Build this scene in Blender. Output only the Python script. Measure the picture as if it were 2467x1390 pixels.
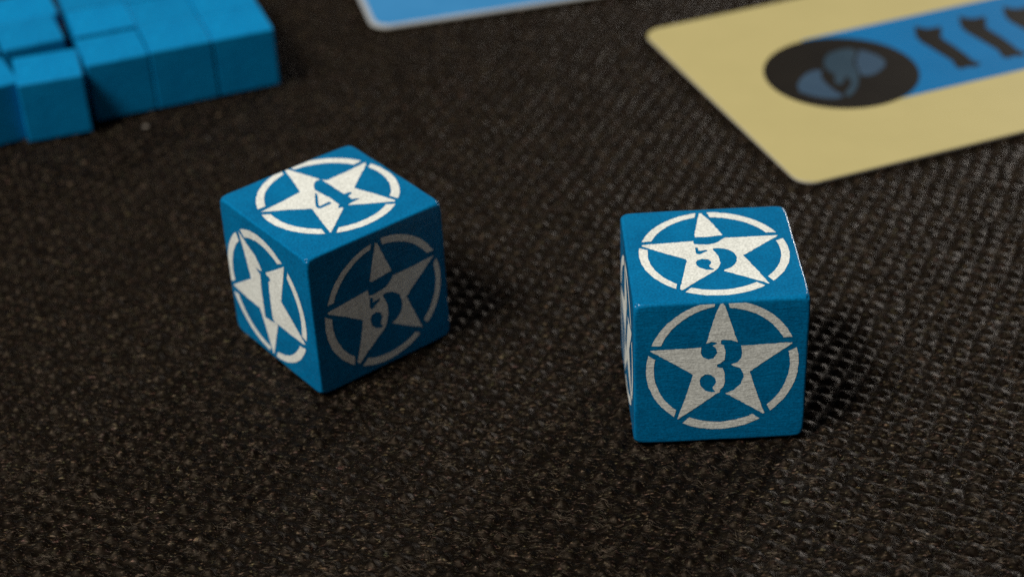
import bpy, bmesh, math, random, json
import numpy as np
from mathutils import Matrix, Vector
from mathutils.geometry import tessellate_polygon

for o in list(bpy.data.objects):
    bpy.data.objects.remove(o)
scene = bpy.context.scene
MM = 0.001                                   # all plans below are in millimetres

# ------------------------------------------------------------------ camera
F_PX, PITCH, ROLL, CAM_H = 4388.65, 0.590009, -0.0505626, 108.6717
cam_data = bpy.data.cameras.new('camera')
cam = bpy.data.objects.new('camera', cam_data)
scene.collection.objects.link(cam)
cp, sp = math.cos(PITCH), math.sin(PITCH)
fwd = Vector((0, cp, -sp)); rt = Vector((1, 0, 0)); up = Vector((0, sp, cp))
R_ = rt * math.cos(ROLL) + up * math.sin(ROLL)
U_ = -rt * math.sin(ROLL) + up * math.cos(ROLL)
m = Matrix((R_, U_, -fwd)).transposed().to_4x4()
m.translation = Vector((0, 0, CAM_H * MM))
cam.matrix_world = m
cam_data.sensor_width = 36.0
cam_data.lens = 36.0 * F_PX / 2467.0
cam_data.clip_start = 0.004
cam_data.clip_end = 20.0
cam_data.dof.use_dof = True
cam_data.dof.focus_distance = 0.1665
cam_data.dof.aperture_fstop = 24.0
scene.camera = cam

# ------------------------------------------------------------------ light and exposure
world = bpy.data.worlds.new('World')
scene.world = world
world.use_nodes = True
bg = world.node_tree.nodes['Background']
bg.inputs[0].default_value = (1.0, 0.84, 0.76, 1)
bg.inputs[1].default_value = 0.075

def lamp(name, target, az, el, dist, size, watts, col):
    d = bpy.data.lights.new(name, 'AREA')
    d.shape = 'DISK'; d.size = size; d.energy = watts; d.color = col
    o = bpy.data.objects.new(name, d)
    scene.collection.objects.link(o)
    a, e = math.radians(az), math.radians(el)
    v = Vector((math.cos(a) * math.cos(e), math.sin(a) * math.cos(e), math.sin(e)))
    o.location = Vector(target) * MM + v * dist
    o.rotation_euler = (-v).to_track_quat('-Z', 'Y').to_euler()
    return o
lamp('key_lamp', (0, 160, 8), -149, 56, 1.5, 0.50, 26.5, (1.0, 0.985, 0.92))
lamp('rim_lamp', (20, 150, 12), 59, 13, 0.80, 0.08, 1.7, (1.0, 0.95, 0.88))

scene.view_settings.view_transform = 'Standard'
scene.view_settings.look = 'None'
scene.view_settings.exposure = 0.0
scene.view_settings.gamma = 1.0
scene.view_settings.use_curve_mapping = False
scene.cycles.use_denoising = False
scene.cycles.max_bounces = 6

# ------------------------------------------------------------------ helpers
COL = scene.collection
def link_mesh(name, verts, faces, mat, parent=None, smooth=False):
    me = bpy.data.meshes.new(name)
    me.from_pydata(verts, [], faces)
    if smooth:
        me.polygons.foreach_set('use_smooth', [True] * len(me.polygons))
    me.update()
    o = bpy.data.objects.new(name, me)
    COL.objects.link(o)
    if mat: me.materials.append(mat)
    if parent: o.parent = parent
    return o
def empty(name, loc, rz, label, cat, group=None):
    o = bpy.data.objects.new(name, None)
    o.empty_display_size = 0.01
    COL.objects.link(o)
    o.location = Vector(loc) * MM; o.rotation_euler = (0, 0, rz)
    tag(o, label, cat, group)
    return o
def tag(o, label, cat, group=None):
    o['label'] = label; o['category'] = cat
    if group: o['group'] = group
def vnoise(x, y, scale, seed):
    """smooth value noise, about -1..1"""
    r = np.random.RandomState(seed).uniform(-1, 1, (257, 257))
    X = x / scale + 40.0; Y = y / scale + 40.0
    ix = np.floor(X).astype(int); iy = np.floor(Y).astype(int)
    fx = X - ix; fy = Y - iy
    fx = fx * fx * (3 - 2 * fx); fy = fy * fy * (3 - 2 * fy)
    a = r[ix % 256, iy % 256]; b = r[(ix + 1) % 256, iy % 256]
    c = r[ix % 256, (iy + 1) % 256]; d = r[(ix + 1) % 256, (iy + 1) % 256]
    return (a * (1 - fx) + b * fx) * (1 - fy) + (c * (1 - fx) + d * fx) * fy

class Mat:
    def __init__(s, name, base, rough, spec=0.5):
        s.m = bpy.data.materials.new(name); s.m.use_nodes = True
        s.t = s.m.node_tree; s.p = s.t.nodes['Principled BSDF']
        s.p.inputs['Base Color'].default_value = (*base, 1)
        s.p.inputs['Roughness'].default_value = rough
        s.p.inputs['Specular IOR Level'].default_value = spec
    def node(s, kind, **kw):
        n = s.t.nodes.new(kind)
        for k, v in kw.items():
            if k in n.inputs: n.inputs[k].default_value = v
            else: setattr(n, k, v)
        return n
    def link(s, a, ao, b, bi): s.t.links.new(a.outputs[ao], b.inputs[bi])
    def coords(s, scale=(1, 1, 1), rot=(0, 0, 0)):
        tc = s.node('ShaderNodeTexCoord'); mp = s.node('ShaderNodeMapping')
        mp.inputs['Scale'].default_value = scale; mp.inputs['Rotation'].default_value = rot
        s.link(tc, 'Object', mp, 'Vector'); return mp
    def noise(s, mp, scale, detail=3.0, rough=0.55):
        n = s.node('ShaderNodeTexNoise'); n.inputs['Scale'].default_value = scale
        n.inputs['Detail'].default_value = detail; n.inputs['Roughness'].default_value = rough
        s.link(mp, 'Vector', n, 'Vector'); return n
    def mixcol(s, fac_node, fac_out, a, b, lo=0.3, hi=0.7):
        r = s.node('ShaderNodeValToRGB')
        r.color_ramp.elements[0].position = lo; r.color_ramp.elements[1].position = hi
        r.color_ramp.elements[0].color = (*a, 1); r.color_ramp.elements[1].color = (*b, 1)
        s.link(fac_node, fac_out, r, 'Fac'); s.link(r, 'Color', s.p, 'Base Color'); return r
    def bump(s, height_node, out, strength, dist, prev=None):
        b = s.node('ShaderNodeBump'); b.inputs['Strength'].default_value = strength
        b.inputs['Distance'].default_value = dist
        s.link(height_node, out, b, 'Height')
        if prev: s.link(prev, 'Normal', b, 'Normal')
        s.link(b, 'Normal', s.p, 'Normal'); return b

# ------------------------------------------------------------------ materials
def painted_wood(name, a, b, rough, spec, gscale, gdist, vary=0.0, chips=False):
    w = Mat(name, a, rough, spec)
    mp = w.coords((1, 1, 1))
    n = w.noise(mp, 260.0, 5.0, 0.65)
    ramp = w.mixcol(n, 'Fac', a, b, 0.3, 0.7)
    # fine speckle of the sprayed paint, and the tint of the single piece
    sp_ = w.noise(mp, 5200.0, 1.0, 0.5)
    mr = w.node('ShaderNodeMapRange'); mr.inputs['From Min'].default_value = 0.3; mr.inputs['From Max'].default_value = 0.7
    mr.inputs['To Min'].default_value = 0.80; mr.inputs['To Max'].default_value = 1.18
    w.link(sp_, 'Fac', mr, 'Value')
    mul = w.node('ShaderNodeVectorMath', operation='MULTIPLY')
    w.link(ramp, 'Color', mul, 0)
    last = mr
    if vary:
        oi = w.node('ShaderNodeObjectInfo')
        m2 = w.node('ShaderNodeMapRange'); m2.inputs['To Min'].default_value = 1 - vary; m2.inputs['To Max'].default_value = 1 + vary
        w.link(oi, 'Random', m2, 'Value')
        mm = w.node('ShaderNodeMath', operation='MULTIPLY')
        w.link(mr, 'Result', mm, 0); w.link(m2, 'Result', mm, 1)
        w.t.links.new(mm.outputs[0], mul.inputs[1])
    else:
        w.t.links.new(mr.outputs['Result'], mul.inputs[1])
    w.t.links.new(mul.outputs[0], w.p.inputs['Base Color'])
    if chips:
        # paint rubbed off the sharpest edges in small chips, pale to double as painted glints
        ge = w.node('ShaderNodeNewGeometry')
        pr = w.node('ShaderNodeMapRange'); pr.inputs['From Min'].default_value = 0.54; pr.inputs['From Max'].default_value = 0.60
        w.link(ge, 'Pointiness', pr, 'Value')
        cn = w.noise(mp, 1100.0, 3.0, 0.7)
        cr = w.node('ShaderNodeMapRange'); cr.inputs['From Min'].default_value = 0.63; cr.inputs['From Max'].default_value = 0.67
        w.link(cn, 'Fac', cr, 'Value')
        cm = w.node('ShaderNodeMath', operation='MULTIPLY')
        w.link(pr, 'Result', cm, 0); w.link(cr, 'Result', cm, 1)
        cx = w.node('ShaderNodeMix', data_type='RGBA')
        w.t.links.new(cm.outputs[0], cx.inputs[0]); w.t.links.new(mul.outputs[0], cx.inputs[6])
        cx.inputs[7].default_value = (0.36, 0.40, 0.40, 1)
        w.t.links.new(cx.outputs[2], w.p.inputs['Base Color'])
    # wandering wood grain under the paint, stronger in some places than in others
    g = w.coords(gscale)
    gn = w.noise(g, 1000.0, 4.0, 0.65); gn.inputs['Distortion'].default_value = 0.8
    mask = w.noise(mp, 330.0, 2.0)
    gm = w.node('ShaderNodeMath', operation='MULTIPLY')
    w.link(gn, 'Fac', gm, 0); w.link(mask, 'Fac', gm, 1)
    b1 = w.bump(gm, 'Value', 0.8, gdist)
    f = w.noise(mp, 3600.0, 2.0, 0.6)
    b2 = w.bump(f, 'Fac', 0.4, 0.00004, b1)
    dents = w.noise(mp, 420.0, 2.0, 0.5)
    w.bump(dents, 'Fac', 0.25, 0.00012, b2)
    rr = w.node('ShaderNodeMapRange'); rr.inputs['To Min'].default_value = rough - 0.1; rr.inputs['To Max'].default_value = rough + 0.12
    w.link(n, 'Fac', rr, 'Value'); w.link(rr, 'Result', w.p, 'Roughness')
    return w.m
BLUE_1, BLUE_2 = (0.0, 0.126, 0.295), (0.0, 0.166, 0.372)
DIE_BLUE_A = painted_wood('die_paint', BLUE_1, BLUE_2, 0.24, 0.24, (0.30, 0.30, 3.0), 0.00006, 0.0, True)
DIE_BLUE_B = painted_wood('die_paint_grained', BLUE_1, BLUE_2, 0.24, 0.24, (0.55, 0.55, 3.2), 0.00010, 0.0, True)
PRINT_A = painted_wood('white_print', (0.72, 0.725, 0.67), (0.80, 0.805, 0.75), 0.55, 0.3, (0.30, 0.30, 3.0), 0.00006)
PRINT_B = painted_wood('white_print_grained', (0.72, 0.725, 0.67), (0.80, 0.805, 0.75), 0.55, 0.3, (0.55, 0.55, 3.2), 0.00010)
CUBE_BLUE = painted_wood('cube_paint', (0.0, 0.172, 0.40), (0.0, 0.21, 0.46), 0.5, 0.16, (0.5, 0.5, 2.5), 0.00006, 0.10)

def card_stock(name, a, b, rough=0.5, spec=0.16):
    w = Mat(name, a, rough, spec)
    mp = w.coords()
    n = w.noise(mp, 130.0, 4.0)
    w.mixcol(n, 'Fac', a, b, 0.25, 0.75)
    f = w.noise(mp, 2500.0, 2.0)
    w.bump(f, 'Fac', 0.25, 0.00003)
    return w.m
CARD_TAN = card_stock('card_tan', (0.468, 0.397, 0.172), (0.502, 0.424, 0.186))
CARD_CORE = card_stock('card_core', (0.55, 0.52, 0.45), (0.62, 0.58, 0.5), 0.7)
INK_BLUE = card_stock('ink_blue', (0.0, 0.132, 0.34), (0.001, 0.152, 0.385), 0.6, 0.08)
INK_DARK = card_stock('ink_dark', (0.006, 0.0045, 0.0032), (0.011, 0.0085, 0.006), 0.6, 0.08)
INK_SLATE_DARK = card_stock('ink_slate_dark', (0.020, 0.043, 0.066), (0.032, 0.06, 0.088), 0.6, 0.08)
INK_SLATE = card_stock('ink_slate', (0.026, 0.056, 0.098), (0.042, 0.08, 0.13), 0.6, 0.08)
CARD_SKY = card_stock('card_sky_blue', (0.035, 0.215, 0.47), (0.05, 0.25, 0.52))
CARD_PALE = card_stock('card_pale_edge', (0.33, 0.36, 0.40), (0.40, 0.43, 0.46))

def cloth_material():
    """dark brown melange knit: fibres of several shades and painted glint flecks, mostly along the rows"""
    w = Mat('black_knit', (0.012, 0.010, 0.008), 0.5, 0.16)
    rot = (0, 0, math.radians(27))
    mp = w.coords((1, 1, 1))
    st = w.coords((0.32, 1.0, 1.0), rot)
    fl = w.noise(st, 4900.0, 2.0, 0.65); fl.inputs['Distortion'].default_value = 0.6
    ramp = w.node('ShaderNodeValToRGB')
    e = ramp.color_ramp.elements
    e[0].position = 0.44; e[0].color = (0.0012, 0.0007, 0.0004, 1)
    e[1].position = 0.76; e[1].color = (0.17, 0.122, 0.080, 1)  # palest flecks: fibre glints put into the colour
    k = e.new(0.60); k.color = (0.0046, 0.0028, 0.0017, 1)
    w.link(fl, 'Fac', ramp, 'Fac')
    # the fibres are dyed unevenly: a little greener here, redder there
    hue = w.noise(mp, 1700.0, 1.0, 0.5)
    mixc = w.node('ShaderNodeMix', data_type='RGBA', blend_type='SOFT_LIGHT')
    mixc.inputs[0].default_value = 0.45
    w.t.links.new(ramp.outputs['Color'], mixc.inputs[6]); w.t.links.new(hue.outputs['Color'], mixc.inputs[7])
    w.t.links.new(mixc.outputs[2], w.p.inputs['Base Color'])
    b1 = w.bump(fl, 'Fac', 0.6, 0.00007)
    gl = w.noise(mp, 2300.0, 2.0, 0.6)
    w.bump(gl, 'Fac', 0.4, 0.00008, b1)
    w.p.inputs['Specular Tint'].default_value = (1.0, 0.76, 0.55, 1)
    gr = w.noise(mp, 1300.0, 2.0, 0.6)
    mr = w.node('ShaderNodeMapRange'); mr.inputs['From Min'].default_value = 0.35; mr.inputs['From Max'].default_value = 0.65
    mr.inputs['To Min'].default_value = 0.62; mr.inputs['To Max'].default_value = 0.44
    w.link(gr, 'Fac', mr, 'Value'); w.link(mr, 'Result', w.p, 'Roughness')
    return w.m
CLOTH = cloth_material()
def fibre_material():
    w = Mat('knit_fuzz', (0.02, 0.016, 0.012), 0.5, 0.2)
    mp = w.coords()
    n = w.noise(mp, 500.0, 2.0, 0.7)
    r = w.mixcol(n, 'Fac', (0.004, 0.0025, 0.0015), (0.21, 0.16, 0.115), 0.50, 0.80)
    return w.m
FUZZ = fibre_material()

# ------------------------------------------------------------------ the cloth on the table
KNIT = math.radians(-27.0)
def cloth_height(x, y):
    ca, sa = math.cos(KNIT), math.sin(KNIT)
    wx = x + 0.35 * vnoise(x, y, 3.1, 11) + 0.5 * vnoise(x, y, 14.0, 12)
    wy = y + 0.35 * vnoise(x, y, 3.1, 13) + 0.5 * vnoise(x, y, 14.0, 14)
    s = (ca * wx + sa * wy) / 1.70
    t = (-sa * wx + ca * wy) / 1.58
    loop = (0.5 + 0.5 * np.cos(2 * math.pi * s))
    rows = (0.5 + 0.5 * np.cos(2 * math.pi * t))
    cell = np.random.RandomState(5).uniform(0.55, 1.1, (512, 512))
    amp = cell[np.round(s).astype(int) % 512, np.round(t).astype(int) % 512]
    bead = loop ** 0.8 * (0.12 + 0.88 * rows ** 0.9)
    h = 0.40 * bead * amp + 0.04 * loop
    h += 0.06 * vnoise(x, y, 0.8, 21) + 0.05 * vnoise(x, y, 0.40, 22) + 0.07 * vnoise(x, y, 7.0, 23)
    return h - 0.39

def build_cloth():
    fx = np.arange(-80.0, 80.01, 0.165); fy = np.arange(110.0, 250.0, 0.165)
    xs = np.concatenate([np.array([-420., -300., -220., -160., -120., -100., -90., -84.]), fx, np.array([84., 90., 100., 120., 160., 220., 300., 420.])])
    ys = np.concatenate([np.array([-160., -60., 0., 50., 80., 95., 103.]), fy, np.array([256., 262., 275., 300., 350., 430., 560.])])
    X, Y = np.meshgrid(xs, ys)
    Z = cloth_height(X, Y)
    nx, ny = len(xs), len(ys)
    co = np.stack([X.ravel(), Y.ravel(), Z.ravel()], 1) * MM
    idx = np.arange(nx * ny).reshape(ny, nx)
    q = np.stack([idx[:-1, :-1], idx[:-1, 1:], idx[1:, 1:], idx[1:, :-1]], -1).reshape(-1, 4)
    me = bpy.data.meshes.new('tablecloth')
    me.vertices.add(len(co)); me.vertices.foreach_set('co', co.ravel().astype(np.float32))
    me.loops.add(q.size); me.loops.foreach_set('vertex_index', q.ravel().astype(np.int32))
    me.polygons.add(len(q)); me.polygons.foreach_set('loop_start', np.arange(0, q.size, 4, dtype=np.int32))
    me.polygons.foreach_set('use_smooth', np.ones(len(q), dtype=bool))
    me.update(calc_edges=True); me.validate()
    me.materials.append(CLOTH)
    o = bpy.data.objects.new('tablecloth', me); COL.objects.link(o)
    o['kind'] = 'structure'; o['label'] = 'black brown knitted cloth covering the table under the dice'
    o['category'] = 'tablecloth'
    return o
cloth = build_cloth()

def build_fuzz(n=40000):
    """loose fibre ends of the knit, lying on the cloth: uncountable"""
    r = np.random.RandomState(77)
    u = r.uniform(0, 1, n)
    y = 112 + (1 - np.sqrt(1 - 0.92 * u)) * 150
    x = r.uniform(-1, 1, n) * (48 + (y - 112) * 0.24)
    main = r.uniform(0, 1, n) < 0.7
    ang = np.where(main, KNIT + r.normal(0, 0.35, n), r.uniform(0, math.pi, n))
    L = r.uniform(0.35, 1.25, n) * np.where(r.uniform(0, 1, n) < 0.03, 1.9, 1.0)
    rad = r.uniform(0.010, 0.022, n)
    d = np.stack([np.cos(ang), np.sin(ang)], 1); p = np.stack([-d[:, 1], d[:, 0]], 1)
    bend = r.normal(0, 0.18, n) * L
    V = []
    for k in (-1, -0.3, 0.4, 1):
        cx = x + d[:, 0] * L * 0.5 * k + p[:, 0] * bend * (1 - k * k)
        cy = y + d[:, 1] * L * 0.5 * k + p[:, 1] * bend * (1 - k * k)
        cz = cloth_height(cx, cy) + 0.012 + (1 - k * k) * r.uniform(0.0, 0.07, n)
        w = rad * (1.0 if abs(k) < 1 else 0.4)
        for a in (math.pi / 2, math.pi * 7 / 6, math.pi * 11 / 6):
            V.append(np.stack([cx + p[:, 0] * w * math.cos(a), cy + p[:, 1] * w * math.cos(a), cz + w * math.sin(a)], 1))
    V = np.stack(V, 1).reshape(-1, 3) * MM               # 12 vertices per fibre
    f = []
    for s in range(3):
        for j in range(3):
            a, b = s * 3 + j, s * 3 + (j + 1) % 3
            f.append((a, b, b + 3, a + 3))
    q = (np.array(f)[None] + (np.arange(n) * 12)[:, None, None]).reshape(-1, 4)
    me = bpy.data.meshes.new('cloth_fuzz')
    me.vertices.add(len(V)); me.vertices.foreach_set('co', V.ravel().astype(np.float32))
    me.loops.add(q.size); me.loops.foreach_set('vertex_index', q.ravel().astype(np.int32))
    me.polygons.add(len(q)); me.polygons.foreach_set('loop_start', np.arange(0, q.size, 4, dtype=np.int32))
    me.polygons.foreach_set('use_smooth', np.ones(len(q), dtype=bool))
    me.update(calc_edges=True)
    me.materials.append(FUZZ)
    o = bpy.data.objects.new('cloth_fuzz', me); COL.objects.link(o); o.parent = cloth
    o['kind'] = 'stuff'; o['label'] = 'short loose fibres standing out of the black knitted cloth'
    return o
build_fuzz()

# ------------------------------------------------------------------ dice
TR = json.loads('''{"A":{"face":"top","c":[0.38,0.75],"pieces":[[[[0.05,8.13],[0.77,6.0],[1.5,3.86],[1.05,3.83],[0.64,3.61],[0.29,3.16],[0.02,2.56],[-0.03,2.26],[0.24,-0.17],[0.21,-0.89],[0.18,-1.61],[-0.14,-1.86],[-0.25,-2.13],[0.03,-2.18],[0.13,-2.39],[-0.02,-2.58],[-3.29,-5.36],[-3.41,-5.33],[-2.26,-0.44],[-3.99,0.9],[-6.36,2.5],[-3.85,2.75],[-1.37,3.07],[-0.66,5.58],[-0.13,7.99]],[[-0.38,1.9],[-0.26,1.79],[-0.47,1.23],[-1.43,-0.38],[-1.37,-0.52],[-0.26,-0.46],[-0.14,-0.74],[-0.36,-0.95],[-1.68,-0.98],[-1.81,-0.78],[-1.74,-0.34],[-1.1,0.81]]],[[[1.58,3.6],[1.94,3.18],[4.2,3.28],[6.86,3.51],[6.64,3.05],[4.79,1.51],[3.1,0.06],[3.96,-2.17],[4.78,-4.76],[4.58,-4.83],[2.62,-3.53],[0.84,-2.33],[0.93,-2.19],[2.23,-2.09],[2.36,-1.96],[1.75,-1.56],[1.75,-0.89],[2.41,-0.66],[2.44,-0.44],[2.3,-0.31],[1.68,-0.21],[1.67,0.36],[1.67,2.66]]]],"arcs":[[[0.53,8.26],[0.69,7.31],[5.76,3.95],[6.77,4.09]],[[7.16,2.92],[6.56,2.51],[4.88,-3.69],[5.28,-4.56]],[[4.38,-5.31],[3.67,-4.74],[-2.24,-5.14],[-2.99,-5.8]],[[-3.89,-5.21],[-3.65,-4.24],[-5.86,1.47],[-6.61,1.99]],[[-6.31,3.11],[-5.44,3.14],[-0.7,7.19],[-0.51,7.98]]]},"B":{"face":"left","c":[-0.69,7.63],"pieces":[[[[-4.67,13.51],[-3.38,12.7],[-1.89,11.93],[-0.87,10.62],[-1.24,10.44],[-2.03,10.43],[-1.76,10.17],[-1.35,9.95],[-1.53,7.86],[-1.53,6.07],[-1.53,4.68],[0.49,4.96],[0.91,5.0],[-0.69,0.6],[-0.88,0.63],[-1.59,3.07],[-2.37,5.39],[-5.08,5.43],[-7.37,5.69],[-7.22,5.89],[-3.37,8.46],[-3.96,11.06]]],[[[-0.1,10.75],[1.69,11.93],[3.71,13.3],[3.26,11.72],[2.2,8.47],[3.92,7.1],[5.98,5.28],[5.71,5.13],[3.12,5.03],[0.72,5.12],[0.37,5.03],[0.03,5.34],[0.05,7.89],[0.18,9.83],[0.64,10.16],[0.42,10.51],[-0.06,10.5]]]],"arcs":[[[-4.29,13.87],[-3.55,13.24],[2.48,12.99],[3.33,13.46]],[[4.3,12.86],[3.95,12.06],[5.49,5.97],[6.31,5.83]],[[5.94,4.69],[4.82,4.47],[0.1,1.22],[-0.26,0.48]],[[-1.43,0.6],[-1.2,1.18],[-6.62,4.99],[-7.47,4.89]],[[-7.69,6.07],[-6.93,6.52],[-4.83,12.26],[-5.27,13.11]]]},"C":{"face":"front","c":[0.28,7.71],"pieces":[[[[-0.1,14.72],[0.18,14.42],[1.45,10.77],[-0.9,10.52],[-1.14,10.68],[-0.91,11.63]]],[[[-6.28,9.3],[-4.12,9.51],[-1.48,9.77],[-1.43,9.09],[-1.06,8.98],[-0.3,9.04],[0.59,9.17],[1.14,9.6],[1.58,10.15],[3.88,10.19],[6.61,10.32],[4.78,8.72],[2.95,7.03],[3.78,4.74],[4.61,2.51],[2.89,3.48],[0.93,4.72],[1.6,4.99],[2.1,5.52],[2.37,6.09],[2.36,6.92],[2.11,7.73],[1.4,8.3],[0.66,8.55],[0.14,8.44],[0.4,7.88],[0.63,6.96],[0.6,5.83],[0.22,4.74],[-0.27,4.27],[-1.94,2.94],[-3.28,1.72],[-3.53,2.1],[-2.88,4.29],[-2.38,6.59],[-4.29,7.92],[-6.19,9.05]],[[-1.33,8.86],[-1.0,8.64],[-0.96,8.13],[-0.19,8.27],[-0.22,7.98],[-1.23,7.37],[-1.47,7.74]],[[-1.53,6.32],[-1.29,6.77],[-0.78,6.85],[-0.24,6.54],[-0.1,6.03],[-0.35,5.39],[-0.32,5.12],[-0.06,4.87],[-0.23,4.75],[-0.85,4.92],[-1.42,5.51]]]],"arcs":[[[0.54,14.93],[0.71,14.14],[5.76,10.98],[6.59,10.92]],[[6.9,9.92],[6.47,9.36],[4.78,3.37],[5.26,2.82]],[[4.26,1.93],[3.7,2.38],[-2.24,1.93],[-2.95,1.3]],[[-3.9,1.89],[-3.73,2.84],[-5.85,8.33],[-6.58,8.86]],[[-6.2,10.04],[-5.46,10.07],[-0.77,14.17],[-0.61,14.76]]]},"D":{"face":"top","c":[0.18,0.02],"pieces":[[[[-0.43,7.03],[-0.2,7.01],[0.45,5.65],[0.88,4.38],[1.33,3.08],[1.25,2.96],[-0.07,2.79],[-1.28,2.84],[-1.29,3.26],[-0.8,5.4]]],[[[-6.39,1.89],[-4.16,2.04],[-1.51,2.17],[-1.51,1.79],[-1.45,1.59],[-0.73,1.48],[-0.1,1.46],[0.42,1.56],[0.83,1.81],[1.12,2.14],[1.48,2.49],[3.96,2.47],[6.47,2.51],[6.38,2.31],[4.69,0.87],[2.85,-0.71],[3.71,-3.02],[4.58,-5.55],[4.49,-5.55],[2.67,-4.33],[0.75,-3.18],[0.84,-2.96],[1.2,-2.79],[1.54,-2.57],[1.87,-2.17],[2.11,-1.62],[2.2,-0.88],[2.08,-0.29],[1.82,0.14],[1.54,0.45],[1.19,0.64],[0.64,0.77],[0.13,0.7],[0.18,0.35],[0.38,-0.08],[0.51,-0.56],[0.58,-1.14],[0.58,-1.83],[0.41,-2.38],[0.18,-2.81],[-0.07,-3.07],[-1.78,-4.54],[-3.41,-6.0],[-3.58,-5.76],[-3.02,-3.43],[-2.46,-1.09],[-2.56,-0.85],[-4.33,0.24],[-6.35,1.65]],[[-1.45,1.02],[-1.2,1.0],[-1.19,0.47],[-1.01,0.4],[-0.46,0.58],[-0.36,0.34],[-1.17,-0.17],[-1.44,-0.09],[-1.49,0.32]],[[-1.66,-1.51],[-1.46,-1.13],[-1.01,-0.99],[-0.46,-1.07],[-0.25,-1.41],[-0.3,-1.86],[-0.49,-2.13],[-0.49,-2.41],[-0.13,-2.79],[-0.23,-2.89],[-0.84,-2.81],[-1.42,-2.44],[-1.65,-1.97]]]],"arcs":[[[0.34,7.2],[0.52,6.26],[5.47,3.05],[6.42,3.02]],[[6.92,1.9],[6.21,1.55],[4.6,-4.39],[5.01,-5.15]],[[4.17,-5.85],[3.47,-5.23],[-2.51,-5.64],[-3.16,-6.29]],[[-3.9,-5.73],[-3.78,-4.92],[-5.9,0.96],[-6.67,1.39]],[[-6.34,2.42],[-5.45,2.45],[-0.96,6.33],[-0.77,7.12]]]},"E":{"face":"front","c":[0.13,8.77],"pieces":[[[[-0.03,16.05],[0.25,15.5],[0.83,13.62],[1.51,11.41],[0.87,11.67],[0.42,11.72],[-0.02,11.71],[-0.06,11.27],[0.24,11.12],[0.38,10.58],[0.41,10.24],[0.34,9.46],[-0.06,9.13],[-0.33,8.97],[-0.32,8.72],[0.18,8.55],[0.37,8.0],[0.41,6.98],[0.27,6.42],[0.02,6.09],[-0.03,5.75],[-0.26,5.68],[-2.07,4.26],[-3.88,2.84],[-3.92,2.98],[-3.19,5.37],[-2.53,7.9],[-2.67,8.07],[-4.5,9.42],[-6.49,10.83],[-6.4,10.9],[-4.15,10.94],[-1.81,10.99],[-1.84,10.38],[-1.61,9.86],[-1.15,9.61],[-0.66,9.73],[-0.35,10.29],[-0.47,10.85],[-0.78,11.14],[-0.39,11.29],[-0.38,11.48],[-0.92,11.59],[-1.37,11.4],[-0.95,13.19],[-0.45,15.0]],[[-1.93,7.24],[-1.8,7.62],[-1.4,7.91],[-0.9,7.85],[-0.53,7.55],[-0.36,7.03],[-0.46,6.69],[-0.69,6.42],[-0.64,6.19],[-0.4,5.85],[-0.81,5.82],[-1.37,6.04],[-1.79,6.6]]],[[[1.84,10.99],[4.04,11.04],[6.53,11.11],[6.47,10.96],[4.64,9.54],[2.71,8.03],[3.41,5.54],[4.21,3.12],[4.12,3.06],[2.25,4.4],[0.49,5.66],[1.29,5.95],[1.91,6.66],[2.16,7.44],[2.1,7.89],[1.77,8.48],[1.22,8.74],[0.99,8.92],[1.57,9.16],[1.88,9.59],[1.95,10.15]]]],"arcs":[[[0.5,16.07],[0.7,15.25],[5.68,11.69],[6.49,11.7]],[[6.94,10.51],[6.19,10.11],[4.42,4.09],[4.77,3.37]],[[3.79,2.5],[3.07,3.07],[-2.79,3.03],[-3.43,2.37]],[[-4.27,3.18],[-4.05,3.92],[-6.04,9.85],[-6.67,10.34]],[[-6.36,11.43],[-5.5,11.38],[-0.68,15.45],[-0.61,16.08]]]},"mark":[[33.24,30.79],[33.61,29.9],[34.17,29.33],[34.97,29.14],[35.99,29.24],[35.25,27.7],[34.38,26.75],[34.27,25.42],[34.46,23.59],[34.46,20.91],[34.32,18.91],[34.79,17.84],[33.97,17.4],[33.03,17.86],[31.79,17.72],[31.77,18.65],[32.23,19.92],[32.07,21.5],[31.85,23.71],[31.67,25.14],[31.53,26.37],[31.72,27.85]],"fig":[[[17.81,27.68],[19.04,28.73],[20.63,29.02],[21.88,28.9],[22.54,28.34],[22.21,27.19],[21.21,26.02],[20.39,24.79],[20.09,23.32],[19.53,22.0],[18.76,20.56],[17.73,19.06],[16.52,17.88],[15.4,17.21],[15.1,17.79],[15.94,18.7],[17.14,19.78],[17.74,20.83],[17.92,21.98],[17.62,22.01],[16.75,20.86],[15.98,20.45],[15.73,21.13],[16.2,22.25],[16.83,23.07],[16.63,23.85],[16.53,24.82],[16.9,26.25]],[[15.89,25.01],[14.99,25.33],[13.75,25.02],[12.39,24.08],[11.11,22.69],[10.5,20.99],[11.26,19.53],[12.22,18.42],[13.31,17.57],[14.22,17.35],[14.97,17.75],[14.62,19.34],[14.56,20.92],[14.73,22.73],[15.19,23.86]],[[22.86,27.94],[23.64,27.2],[24.33,25.57],[24.47,23.97],[23.85,22.65],[22.57,21.67],[21.1,21.01],[20.11,21.15],[19.68,21.7],[20.25,23.24],[20.69,24.65],[21.47,25.9],[22.36,26.88]]]}''')

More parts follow.
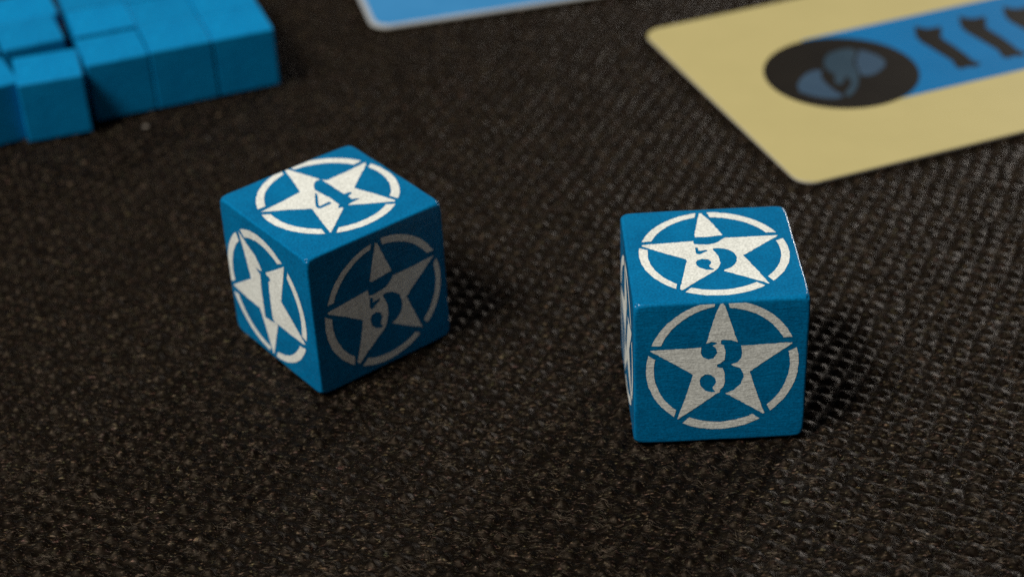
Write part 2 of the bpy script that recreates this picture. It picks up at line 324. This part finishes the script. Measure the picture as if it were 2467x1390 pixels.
def rounded_box(name, size, bevel, mat, parent, seed, segs=3):
    r = random.Random(seed)
    bm = bmesh.new()
    bmesh.ops.create_cube(bm, size=1.0)
    bmesh.ops.scale(bm, vec=(size[0] * MM, size[1] * MM, size[2] * MM), verts=bm.verts)
    bmesh.ops.translate(bm, vec=(0, 0, size[2] * MM / 2), verts=bm.verts)
    bmesh.ops.bevel(bm, geom=list(bm.edges), offset=bevel * MM, segments=segs, profile=0.5, affect='EDGES')
    for f in bm.faces: f.smooth = True
    me = bpy.data.meshes.new(name); bm.to_mesh(me); bm.free()
    me.materials.append(mat)
    o = bpy.data.objects.new(name, me); COL.objects.link(o)
    if parent: o.parent = parent
    mod = o.modifiers.new('normals', 'WEIGHTED_NORMAL'); mod.keep_sharp = False; mod.weight = 100
    return o

def edge_radius(p, seed):
    """the rounding of a hand sanded edge: wanders along the edge, larger at the corners"""
    near = sorted(8.0 - abs(t) for t in (p[0], p[1], p[2] - 8.0))
    corner = max(0.0, 1.0 - near[2] / 1.6)
    w = math.sin(p[0] * 1.1 + seed) + math.sin(p[1] * 1.3 + 2.1 * seed) + math.sin(p[2] * 1.2 + 3.7 * seed)
    return 0.27 + 0.04 * w + 0.45 * corner * corner

def on_die(p, seed, lift=0.0):
    """point of the cube's skin -> point of the rounded die, lifted along the normal"""
    r = edge_radius(p, seed)
    c = [max(-(8 - r), min(8 - r, t)) for t in (p[0], p[1], p[2] - 8.0)]
    d = [p[0] - c[0], p[1] - c[1], p[2] - 8.0 - c[2]]
    L = math.sqrt(sum(t * t for t in d)) or 1.0
    return tuple(c[k] + d[k] / L * (r + lift) + (8.0 if k == 2 else 0.0) for k in range(3))

def die_body(parent, mat, seed):
    st = [-8, -7.9, -7.8, -7.7, -7.6, -7.5, -7.35, -7.15, -6.8, -6.2, -5, -3.5, -2, -0.7]
    st = st + [-t for t in reversed(st)]
    n = len(st); index = {}; V = []; F = []
    def vid(p):
        k = tuple(round(t, 4) for t in p)
        if k not in index:
            index[k] = len(V); V.append(tuple(t * MM for t in on_die((p[0], p[1], p[2] + 8.0), seed)))
        return index[k]
    for ax in range(3):
        for s in (-8, 8):
            for i in range(n - 1):
                for j in range(n - 1):
                    q = []
                    for a, c in ((i, j), (i + 1, j), (i + 1, j + 1), (i, j + 1)):
                        p = [0, 0, 0]; p[ax] = s; p[(ax + 1) % 3] = st[a]; p[(ax + 2) % 3] = st[c]
                        q.append(vid(p))
                    F.append(tuple(q if s > 0 else q[::-1]))
    return link_mesh('body', V, F, mat, parent, smooth=True)

def densify(loop, step, jitter, rnd, lim):
    """split long edges and let the printed edge wander by a few hundredths of a millimetre"""
    out = []
    n = len(loop)
    for i in range(n):
        a, b = loop[i], loop[(i + 1) % n]
        k = max(1, int(math.hypot(b[0] - a[0], b[1] - a[1]) / step))
        for j in range(k):
            t = j / k
            out.append((a[0] + (b[0] - a[0]) * t + rnd.gauss(0, jitter), a[1] + (b[1] - a[1]) * t + rnd.gauss(0, jitter)))
    return [(max(lim[0], min(lim[1], u)), max(lim[2], min(lim[3], w))) for u, w in out]

def to_face(face, u, w, lift):
    if face == 'top': return (u, w, 16 + lift)
    if face == 'left': return (-8 - lift, -u, w)
    if face == 'front': return (u, -8 - lift, w)
    if face == 'right': return (8 + lift, u, w)

def flat_shape(name, loops, place, mat, parent):
    """a sheet of ink with holes; outline and holes tessellated together"""
    vs = [Vector((p[0], p[1], 0)) for lp in loops for p in lp]
    tris = tessellate_polygon([[Vector((p[0], p[1], 0)) for p in lp] for lp in loops])
    co = [Vector(place(v.x, v.y)) * MM for v in vs]
    faces = []
    for t in tris:
        t = tuple(t)
        a, b, c = vs[t[0]], vs[t[1]], vs[t[2]]
        if (b - a).cross(c - a).z < 0: t = t[::-1]
        faces.append(t)
    return link_mesh(name, co, faces, mat, parent)

def arc_loop(c, arc):
    o0, i0, i1, o1 = arc
    def run(p, q):
        a0 = math.atan2(p[1] - c[1], p[0] - c[0]); a1 = math.atan2(q[1] - c[1], q[0] - c[0])
        d = (a1 - a0 + math.pi) % (2 * math.pi) - math.pi
        r0 = math.hypot(p[0] - c[0], p[1] - c[1]); r1 = math.hypot(q[0] - c[0], q[1] - c[1])
        return [(c[0] + (r0 + (r1 - r0) * t) * math.cos(a0 + d * t), c[1] + (r0 + (r1 - r0) * t) * math.sin(a0 + d * t)) for t in [k / 14 for k in range(15)]]
    return run(o0, o1) + run(i1, i0)

def emblem(parent, key, face, mat, seed, spin=0.0, centre=None, die_seed=1):
    d = TR[key]; rnd = random.Random(seed)
    c = d['c']
    lim = (-7.75, 7.75, -7.75, 7.75) if face == 'top' else (-7.75, 7.75, 0.25, 15.72)
    def mv(p):
        if centre is None: return p
        x, y = p[0] - c[0], p[1] - c[1]
        return (centre[0] + x * math.cos(spin) - y * math.sin(spin), centre[1] + x * math.sin(spin) + y * math.cos(spin))
    place = lambda u, w: on_die(to_face(face, u, w, 0.0), die_seed, 0.02)
    pieces = []
    first = None
    for pc in d['pieces']:
        loops = [densify([mv(p) for p in lp], 0.22, 0.017, rnd, lim) for lp in pc]
        o = flat_shape('star_print' if first is None else 'star_point', loops, place, mat, first or parent)
        if first is None: first = o
    for a in d['arcs']:
        lp = densify([mv(p) for p in arc_loop(c, a)], 0.22, 0.016, rnd, lim)
        flat_shape('ring_segment', [lp], place, mat, first)
    return first

die_a = empty('star_die', (-17.768, 155.981, 0), 0.645668,
              'blue die turned corner first, stencilled 4 on top, dark 5 on its shaded side', 'die', 'blue star dice')
die_body(die_a, DIE_BLUE_A, 1)
p = emblem(die_a, 'A', 'top', PRINT_A, 31); p['label'] = 'white ringed star with a stencilled 4'
p = emblem(die_a, 'B', 'left', PRINT_A, 32); p['label'] = 'white ringed star with a stencilled 1'
p = emblem(die_a, 'C', 'front', PRINT_A, 33); p['label'] = 'shaded ringed star with a stencilled 5'

die_b = empty('star_die', (18.8065, 142.6648, 0), -0.00185,
              'blue wooden die seen face on, stencilled 5 on top and 3 on its front', 'die', 'blue star dice')
die_body(die_b, DIE_BLUE_B, 2)
p = emblem(die_b, 'D', 'top', PRINT_A, 41, die_seed=2); p['label'] = 'white ringed star with a stencilled 5'
p = emblem(die_b, 'E', 'front', PRINT_B, 42, die_seed=2); p['label'] = 'white ringed star with a stencilled 3'
p = emblem(die_b, 'B', 'left', PRINT_B, 43, math.radians(-20), (-0.2, 7.6), 2); p['label'] = 'ringed star seen edge on'

# ------------------------------------------------------------------ small blue cubes
YAW = math.radians(18.7)
E1 = (math.cos(YAW), math.sin(YAW)); E2 = (-math.sin(YAW), math.cos(YAW))
CORNER = (-28.7, 212.6)
def at(a, b): return (CORNER[0] + E1[0] * a + E2[0] * b, CORNER[1] + E1[1] * a + E2[1] * b)
# (distance along the row to the cube's centre, distance back, extra turn in degrees, label)
CUBES = [
    (-4.0, 4.0, 0.0, 'front corner blue cube nearest the pale blue card'),
    (-12.05, 3.95, -0.3, 'second blue cube from the corner in the front row'),
    (-20.15, 4.0, 0.4, 'third blue cube from the corner, beside the cube that juts forward'),
    (-28.6, 1.75, -3.2, 'blue cube jutting forward out of the front row with a black gap behind'),
    (-36.9, 2.6, 8.5, 'twisted blue cube cut by the edge of the picture'),
    (-4.1, 12.1, 0.3, 'blue cube at the open side, second row behind the corner cube'),
    (-12.1, 12.25, -0.5, 'blue cube inside the second row, two from the open side'),
    (-20.05, 12.75, 0.3, 'blue cube in the second row with a thin dark joint in front'),
    (-29.45, 12.8, 2.6, 'blue cube behind the one that juts forward, across the black gap'),
    (-37.7, 12.4, 1.0, 'blue cube of the second row at the edge of the picture'),
    (-4.05, 20.15, -0.4, 'blue cube at the open side, third row from the front'),
    (-12.2, 20.4, 0.2, 'blue cube inside the third row, two from the open side'),
    (-20.2, 21.1, -0.2, 'blue cube in the third row behind a dark joint'),
    (-29.0, 20.95, 2.0, 'blue cube of the third row behind the black gap'),
]
proto = None
for i, (a, b, turn, lab) in enumerate(CUBES):
    x, y = at(a, b)
    if proto is None:
        o = proto = rounded_box('wooden_cube', (8.02, 8.02, 8.0), 0.24, CUBE_BLUE, None, 9)
    else:
        o = proto.copy(); COL.objects.link(o)
    o.location = (x * MM, y * MM, 0.0)
    vr = random.Random(100 + i); o.scale = (vr.uniform(0.99, 1.0), vr.uniform(0.99, 1.0), vr.uniform(0.985, 1.006))
    o.rotation_euler = (0, 0, YAW + math.radians(turn))
    tag(o, lab, 'cube', 'small blue wooden cubes pushed together')

# ------------------------------------------------------------------ cards
def card_outline(w, h, r, n=10):
    pts = []
    for cx, cy, a0 in ((w - r, r, -90), (w - r, h - r, 0), (r, h - r, 90), (r, r, 180)):
        for k in range(n + 1):
            a = math.radians(a0 + 90 * k / n)
            pts.append((cx + r * math.cos(a), cy + r * math.sin(a)))
    return pts
def card_body(parent, w, h, r, t, top, edge):
    pts = card_outline(w, h, r)
    n = len(pts); e = 0.05
    inner = [(p[0] + (e if p[0] < w / 2 else -e), p[1] + (e if p[1] < h / 2 else -e)) for p in pts]
    v = [(p[0] * MM, p[1] * MM, 0) for p in pts] + [(p[0] * MM, p[1] * MM, (t - e) * MM) for p in pts] + [(p[0] * MM, p[1] * MM, t * MM) for p in inner]
    f = [tuple(range(n))[::-1], tuple(range(2 * n, 3 * n))]
    for ring in (0, 1):
        for k in range(n):
            f.append((ring * n + k, ring * n + (k + 1) % n, (ring + 1) * n + (k + 1) % n, (ring + 1) * n + k))
    o = link_mesh('card_body', v, f, top, parent)
    o.data.materials.append(edge)
    for k, pl in enumerate(o.data.polygons):
        if 2 <= k < 2 + n: pl.material_index = 1
    return o
T_CARD = 0.30
card = empty('playing_card', (34.00, 180.15, 0.03), math.radians(19.5),
             'tan card with a dark round badge and a blue band of black marks', 'card')
card_body(card, 68.0, 44.6, 2.5, T_CARD, CARD_TAN, CARD_CORE)
put = lambda dz: (lambda u, w: (u, w, T_CARD + dz))
flat_shape('blue_band', [[(17.8, 13.3), (60, 13.3), (60, 32.9), (17.8, 32.9)]], put(0.006), INK_BLUE, card)
CC = (18.0, 22.7); CR = 9.85
badge = flat_shape('round_badge', [[(CC[0] + CR * math.cos(k * math.pi / 36), CC[1] + CR * math.sin(k * math.pi / 36)) for k in range(72)]], put(0.012), INK_DARK, card)
for k, lp in enumerate(TR['fig']):
    flat_shape('badge_figure', [[(u + 0.15, w - 0.75) for u, w in lp]], put(0.018), INK_SLATE_DARK if k == 0 else INK_SLATE, badge)
def grown(lp, d):
    out = []
    area = sum(lp[i][0] * lp[(i + 1) % len(lp)][1] - lp[(i + 1) % len(lp)][0] * lp[i][1] for i in range(len(lp)))
    s = 1 if area > 0 else -1
    for i in range(len(lp)):
        a, c = lp[i - 1], lp[(i + 1) % len(lp)]
        t = (c[0] - a[0], c[1] - a[1]); L = math.hypot(*t) or 1
        out.append((lp[i][0] + s * t[1] / L * d, lp[i][1] - s * t[0] / L * d))
    return out
MARK = grown(TR['mark'], 0.16)
for k in range(3):
    flat_shape('black_mark', [[(u + 0.15 + 6.85 * k, w - 0.75) for u, w in MARK]], put(0.012), INK_DARK, card)

card2 = empty('playing_card', (-17.2, 227.0, 0.03), math.radians(13.0),
              'sky blue card with a pale border behind the dice', 'card')
card_body(card2, 68.0, 44.0, 2.8, T_CARD, CARD_PALE, CARD_CORE)
pan = [(p[0] + 0.75, p[1] + 0.75) for p in card_outline(66.5, 42.5, 2.3)]
flat_shape('blue_panel', [pan], put(0.006), CARD_SKY, card2)

# ------------------------------------------------------------------ a bit of lint
LINT = card_stock('lint_grey', (0.12, 0.10, 0.085), (0.22, 0.19, 0.16), 0.9, 0.2)
def lint(loc, size, seed, label):
    r = random.Random(seed)
    bm = bmesh.new()
    bmesh.ops.create_icosphere(bm, subdivisions=2, radius=size * MM)
    for v in bm.verts:
        v.co *= r.uniform(0.65, 1.25)
        v.co.z *= 0.55; v.co.x *= 1.3
    for f in bm.faces: f.smooth = True
    me = bpy.data.meshes.new('lint'); bm.to_mesh(me); bm.free(); me.materials.append(LINT)
    o = bpy.data.objects.new('lint', me); COL.objects.link(o)
    o.location = Vector(loc) * MM
    tag(o, label, 'lint')
lint((-44.9, 202.7, 0.12), 0.33, 3, 'pale speck of lint on the cloth in front of the blue cubes')
